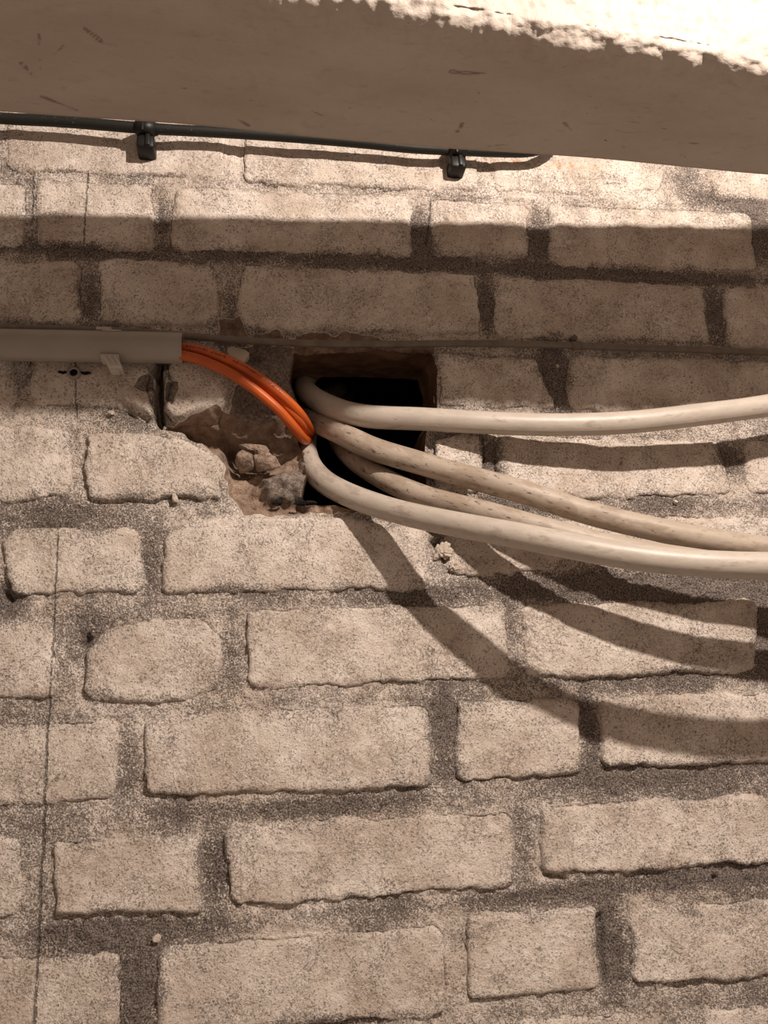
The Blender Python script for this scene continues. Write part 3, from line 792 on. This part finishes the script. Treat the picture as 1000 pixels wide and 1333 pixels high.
# black cable under the beam with its clips
kc, kcc = cable('black_cable', [(-250, 138, .015), (-100, 146, .015), (0, 154, .015), (80, 158, .015), (190, 167, .0158), (300, 173, .015), (400, 180, .015), (480, 187, .015), (540, 193, .015), (600, 196, .0145), (660, 198, .015), (690, 198, .015), (712, 191, .0155), (728, 178, .016), (742, 150, .017), (750, 110, .018), (756, 60, .018)],
      .0046, M_BLACK, 'black cable running just under the beam, held by two black clips', seg=18, sm=6)
GC = 'black clips on the black cable'
def saddle(px, py, w, pxb, pyb, label):
    i = np.argmin(np.abs(kcc[:, 0] - P(px, py, .0085)[0]) + (kcc[:, 2] < kcc[:, 2].mean() - 1)); c = kcc[i]
    t = empty('cable_clip', (c[0], c[1], c[2])); tag(t, label, 'clip', GC)
    bm = bmesh.new()
    # band over the cable, from wall above to wall below
    r = .0050; th = .0016; prof = [(0.002, r + .0030), (-.009, r + .0015)]
    n = 12
    for k in range(n + 1):
        a = math.pi / 2 - math.pi * k / n; prof.append((-abs(c[1]) - r * math.cos(a) * 1.0, r * math.sin(a)))
    prof += [(-.0130, -r - .0015), (-.0075, -r - .0030), (0.002, -r - .0040)]
    # extrude thick band
    for sgn, off in ((0, 0),):
        pr = np.array(prof)
        tg = np.gradient(pr, axis=0); nn = np.stack([tg[:, 1], -tg[:, 0]], -1); nn /= np.linalg.norm(nn, axis=1)[:, None]
        inn = pr; out = pr + nn * th
        vs = []
        for x in (-w / 2, w / 2):
            vs.append([[bm.verts.new((c[0] + x * (1 - .25 * max(0, (j - n) / 6)), q_[0], c[2] + q_[1])) for j, q_ in enumerate(a)] for a in (inn, out)])
        m = len(pr)
        for j in range(m - 1):
            a, b_ = vs
            bm.faces.new((a[0][j], a[0][j + 1], b_[0][j + 1], b_[0][j])); bm.faces.new((a[1][j], b_[1][j], b_[1][j + 1], a[1][j + 1]))
            bm.faces.new((a[0][j], a[1][j], a[1][j + 1], a[0][j + 1])); bm.faces.new((b_[0][j], b_[0][j + 1], b_[1][j + 1], b_[1][j]))
        for j in (0, m - 1): bm.faces.new((vs[0][0][j], vs[1][0][j], vs[1][1][j], vs[0][1][j]))
    link('band', bm_mesh('band', bm), M_BLACKCLIP, t)
    bm = bmesh.new()
    bm_box(bm, (c[0], -.0070, c[2] - .0125), (w * .92, .0190, .0125), bevel=.0022)
    bm_box(bm, (c[0] + w * .12, -.0165, c[2] - .012), (w * .24, .003, .011), bevel=.0007)
    link('foot', bm_mesh('foot', bm), M_BLACKCLIP, t)
    bm = bmesh.new()
    bm_box(bm, (c[0] - w * .12, -abs(c[1]) - .0062, c[2] - .001), (w * .12, .0012, .012), bevel=.0004)
    link('rib', bm_mesh('rib', bm), M_BLACKCLIP, t)
saddle(191, 167, .0160, 0, 0, 'black clip on the left end of the black cable, fully in view')
saddle(595, 196, .0160, 0, 0, 'black clip half hidden under the edge of the beam')

# ------------------------------------------------------------------ conduit
def conduit():
    r = .0120; d = .0155
    c = np.array([P(x, y, d) for x, y in ((-300, 444), (-150, 446), (0, 449), (120, 451), (200, 452.5), (238, 453.5))]); c = catmull(c, .02)
    T, A, B_ = frames(c); n = len(c); seg = 48
    th = np.linspace(0, 2 * math.pi, seg, endpoint=False)
    V = []
    for rr, order in ((r, range(n)), (r - .0013, range(n - 1, -1, -1))):
        for i in order: V.append(c[i] + rr * (np.cos(th)[:, None] * A[i] + np.sin(th)[:, None] * B_[i]))
    V = np.array(V).reshape(-1, 3)
    Q = ringquads(2 * n, seg)
    # close the far end
    i = np.arange(seg); j = (i + 1) % seg; k = (2 * n - 1) * seg
    Q = np.vstack([Q, np.stack([k + i, k + j, j, i], -1)])
    me = mesh_np('conduit', V, Q)
    o = link('conduit', me, M_CONDUIT)
    for p in me.polygons: pass
    m = o.modifiers.new('edge', 'EDGE_SPLIT'); m.split_angle = math.radians(40)
    tag(o, 'grey plastic conduit tube at the left with orange cables coming out of its open end', 'conduit')
    # clip holding it
    cc = P(146, 452, d); cc = np.array(cc)
    t = empty('conduit_clip', (cc[0], -.001, cc[2])); tag(t, 'pale grey plastic clip holding the conduit to the wall', 'clip')
    # C-shaped jaw behind the tube
    bm = bmesh.new(); w = .0135; m_ = 22; a0, a1 = math.radians(50), math.radians(310)
    rings = []
    for k in range(m_ + 1):
        a = a0 + (a1 - a0) * k / m_   # angle measured from the room side (-y)
        row = []
        for rr in (r + .0001, r + .0014):
            for xx in (-w / 2, w / 2):
                row.append(bm.verts.new((cc[0] + xx, cc[1] - rr * math.cos(a), cc[2] + rr * math.sin(a))))
        rings.append(row)
    for a, b_ in zip(rings[:-1], rings[1:]):
        for (p, q_) in ((0, 1), (1, 3), (3, 2), (2, 0)): bm.faces.new((a[p], a[q_], b_[q_], b_[p]))
    bm.faces.new([rings[0][k] for k in (0, 1, 3, 2)]); bm.faces.new([rings[-1][k] for k in (0, 2, 3, 1)])
    link('jaw', bm_mesh('jaw', bm), M_CLIP, t)
    bm = bmesh.new(); bm_box(bm, (cc[0], -.0005, cc[2]), (w * .9, .006, .016), bevel=.0008)
    link('base', bm_mesh('base', bm), M_CLIP, t)
    # upper lug, a flat tongue standing off the wall
    bm = bmesh.new(); u = P(136, 430, .014)
    bm_box(bm, u, (.0115, .007, .0026), bevel=.0006); link('lug', bm_mesh('lug', bm), M_CLIP, t)
    # lower lug with three ridges, a slanted plate, and a small tab
    L4 = [P(134, 464, .021), P(152, 464, .021), P(160, 480, .020), P(142, 480, .020)]
    bm = prism([(p[0], p[2]) for p in L4], -.0245, -.010, bevel=.0005)
    lug = link('lug', bm_mesh('lug', bm), M_CLIP, t)
    for f in (0.12, 0.5, 0.88):
        a = L4[0] + (L4[1] - L4[0]) * f; b_ = L4[3] + (L4[2] - L4[3]) * f
        bm = bmesh.new()
        aa, bb = Vector((a[0], -.0248, a[2] - .0008)), Vector((b_[0], -.0246, b_[2] + .0008))
        dv = bb - aa; rot = dv.to_track_quat('Z', 'Y').to_matrix()
        bm_box(bm, (aa + bb) / 2, (.0016, .0016, dv.length), rot, .0004)
        link('ridge', bm_mesh('ridge', bm), M_CLIP, lug)
    bm = bmesh.new(); tb = P(150, 483, .015); bm_box(bm, tb, (.0072, .009, .0030), bevel=.0006)
    link('tab', bm_mesh('tab', bm), M_CLIP, t)
conduit()

# wall plug with drilled hole left of the open joint
def plug():
    p = P(97, 487); y = float(base_y(np.array([p[0]]), np.array([p[2]]))[0])
    t = empty('wall_plug', (p[0], -.002, p[2])); tag(t, 'small grey plug with a dark hole set in the brick below the conduit', 'wall plug')
    bm = bmesh.new(); n = 28; rows = []
    for (r, yy) in ((.0052, .0015), (.0052, -.0030), (.0046, -.0038), (.0030, -.0036), (.0028, .004), (.0, .004)):
        if r == 0: rows.append([bm.verts.new((p[0], yy, p[2]))])
        else: rows.append([bm.verts.new((p[0] + r * math.cos(2 * math.pi * k / n), yy, p[2] + r * math.sin(2 * math.pi * k / n))) for k in range(n)])
    for a, b_ in zip(rows[:-1], rows[1:]):
        for k in range(n):
            if len(b_) == 1: bm.faces.new((a[k], a[(k + 1) % n], b_[0]))
            else: bm.faces.new((a[k], a[(k + 1) % n], b_[(k + 1) % n], b_[k]))
    link('collar', bm_mesh('collar', bm), M_PLUG, t)
    bm = bmesh.new(); bmesh.ops.create_cone(bm, cap_ends=True, segments=20, radius1=.0027, radius2=.0027, depth=.001, matrix=Matrix.Translation((p[0], -.0022, p[2])) @ Matrix.Rotation(math.pi / 2, 4, 'X'))  # flat black disc stands for the shade in the hole
    link('bore_shade_disc', bm_mesh('bore_shade_disc', bm), M_HOLE, t)
    for x0, x1, k in ((-.0115, -.0050, 0), (.0052, .0125, 1)):  # black slivers stand for the dark of the cracks beside the hole
        bm = bmesh.new(); m = 7
        up = []; lo = []
        for i in range(m):
            f = i / (m - 1); xx = x0 + (x1 - x0) * f; hh = .0007 * math.sin(math.pi * (f * .85 + .1)) + .0001; zz = .0004 * math.sin(9 * f + k)
            up.append(bm.verts.new((p[0] + xx, -.0036, p[2] + zz + hh))); lo.append(bm.verts.new((p[0] + xx, -.0036, p[2] + zz - hh)))
        for i in range(m - 1): bm.faces.new((lo[i], lo[i + 1], up[i + 1], up[i]))
        r_ = bmesh.ops.extrude_face_region(bm, geom=list(bm.faces))
        for v in r_['geom']:
            if isinstance(v, bmesh.types.BMVert): v.co.y += .004
        link('dark_crack', bm_mesh('dark_crack', bm), M_HOLE, t)
plug()

# ------------------------------------------------------------------ crumbs and lumps
def lump(name, c, size, seed, mat, label, cat, group=None, rough=.28, sub=5, freq=1.0):
    bm = bmesh.new(); bmesh.ops.create_icosphere(bm, subdivisions=sub, radius=1.0)
    co = np.array([v.co[:] for v in bm.verts])
    s = seed * 3.7
    n1 = fbm(co[:, 0] + s, co[:, 1] * 1.3 + co[:, 2] * .8 + s, .9 / freq, 3, seed) + fbm(co[:, 2] + s, co[:, 0] * .7 - co[:, 1] + s, .7 / freq, 3, seed + 5)
    f = 1 + rough * n1 * 1.6
    # flatten into facets
    for k in range(7):
        rs_ = np.random.RandomState(seed * 11 + k); nv = rs_.randn(3); nv /= np.linalg.norm(nv)
        h = rs_.uniform(.62, .85); dp = (co * f[:, None]) @ nv
        f = np.where(dp > h, f * (h + (dp - h) * .25) / np.maximum(dp, 1e-6), f)
    f = f * (1 + .05 * fbm(co[:, 0] * 3 + s, co[:, 2] * 3 + co[:, 1] * 2, .22, 2, seed + 9))
    co = co * f[:, None]
    for v, q_ in zip(bm.verts, co): v.co = Vector((q_[0] * size[0], q_[1] * size[1], q_[2] * size[2])) + Vector(c)
    o = link(name, bm_mesh(name, bm), mat); tag(o, label, cat, group); return o
GL = 'loose mortar lumps in the broken corner'
lump('mortar_lump', P(320, 601, -.006), (.0082, .008, .0085), 3, M_LUMP, 'left of the two larger mortar lumps in the broken corner', 'rubble', GL)
lump('mortar_lump', P(345, 604, -.004), (.0092, .008, .0078), 8, M_LUMP, 'right of the two larger mortar lumps in the broken corner, angular', 'rubble', GL)
lump('mortar_lump', P(340, 590, -.009), (.0068, .006, .0058), 13, M_LUMP, 'smaller mortar lump resting on top of the two larger ones', 'rubble', GL)
lump('mortar_lump', P(331, 583, -.013), (.0125, .005, .0042), 23, M_LUMP, 'flat crust of mortar behind the lumps', 'rubble', GL)
GK = 'black grit on the sill of the opening'
lump('black_crumb', P(392, 654, -.005), (.0042, .003, .0026), 31, M_CHAR, 'black gritty crumb at the left foot of the opening', 'rubble', GK, rough=.5, sub=4, freq=2)
lump('black_crumb', P(404, 655, -.012), (.0055, .004, .0026), 34, M_CHAR, 'larger black gritty crumb on the sill, near the lowest cable', 'rubble', GK, rough=.5, sub=4, freq=2)
lump('black_crumb', P(362, 655, -.008), (.0040, .003, .0022), 37, M_CHAR, 'black gritty crumb furthest left, on the orange ledge', 'rubble', GK, rough=.5, sub=4, freq=2)
lump('mortar_crumb', P(577, 718, -.001), (.0068, .004, .0062), 41, M_FLAKE, 'rough pale crumb stuck in the joint below the lowest cable', 'rubble', rough=.5, freq=2)
lump('mortar_crumb', P(592, 738, -.001), (.0052, .003, .0042), 44, M_FLAKE, 'smaller pale crumb right below the crumb in the joint', 'rubble', rough=.5, freq=2)
lump('mortar_crumb', P(228, 649, .001), (.0026, .0026, .0038), 47, M_FLAKE, 'small pale pebble on the joint below the broken-cornered brick', 'rubble')
lump('mortar_crumb', P(145, 537, -.001), (.0026, .002, .0022), 50, M_FLAKE, 'tiny pale pebble in the joint left of the open joint', 'rubble')
lump('mortar_crumb', P(726, 476, -.002), (.0017, .001, .0017), 53, M_FLAKE, 'tiny pale speck of mortar in the dark upright joint', 'rubble')
lump('mortar_crumb', P(204, 1222, -.001), (.0028, .0022, .0026), 56, M_FLAKE, 'pale pebble in the wide joint at lower left', 'rubble')
lump('mortar_crumb', P(880, 653, -.001), (.0022, .0015, .0016), 59, M_FLAKE, 'tiny pale pebble in the joint above the right end of the cables', 'rubble')

# pale flake on the concrete beside the orange cables
fl = W2([(296, 452), (304, 450), (311, 453), (320, 455), (325, 459), (321, 466), (317, 474), (309, 470), (300, 466), (298, 461), (295, 457)])
bm = prism([tuple(p) for p in fl], .0005, .010, bevel=.0006)
o = link('plaster_flake', bm_mesh('plaster_flake', bm), M_FLAKE); tag(o, 'small pale smooth plaster flake beside the orange cables', 'plaster')

# thin pipe standing in the dark of the opening
c = np.array([P(466, 520, -.10), P(466, 570, -.10), P(467, 620, -.10), P(468, 655, -.10), P(469, 700, -.10)])
c[:, 1] = .10; c[:, 0] = c[2, 0]
o = link('pipe', tube_mesh('pipe', c, .0022, 12), M_PIPE); tag(o, 'thin upright grey pipe deep inside the dark opening', 'pipe')
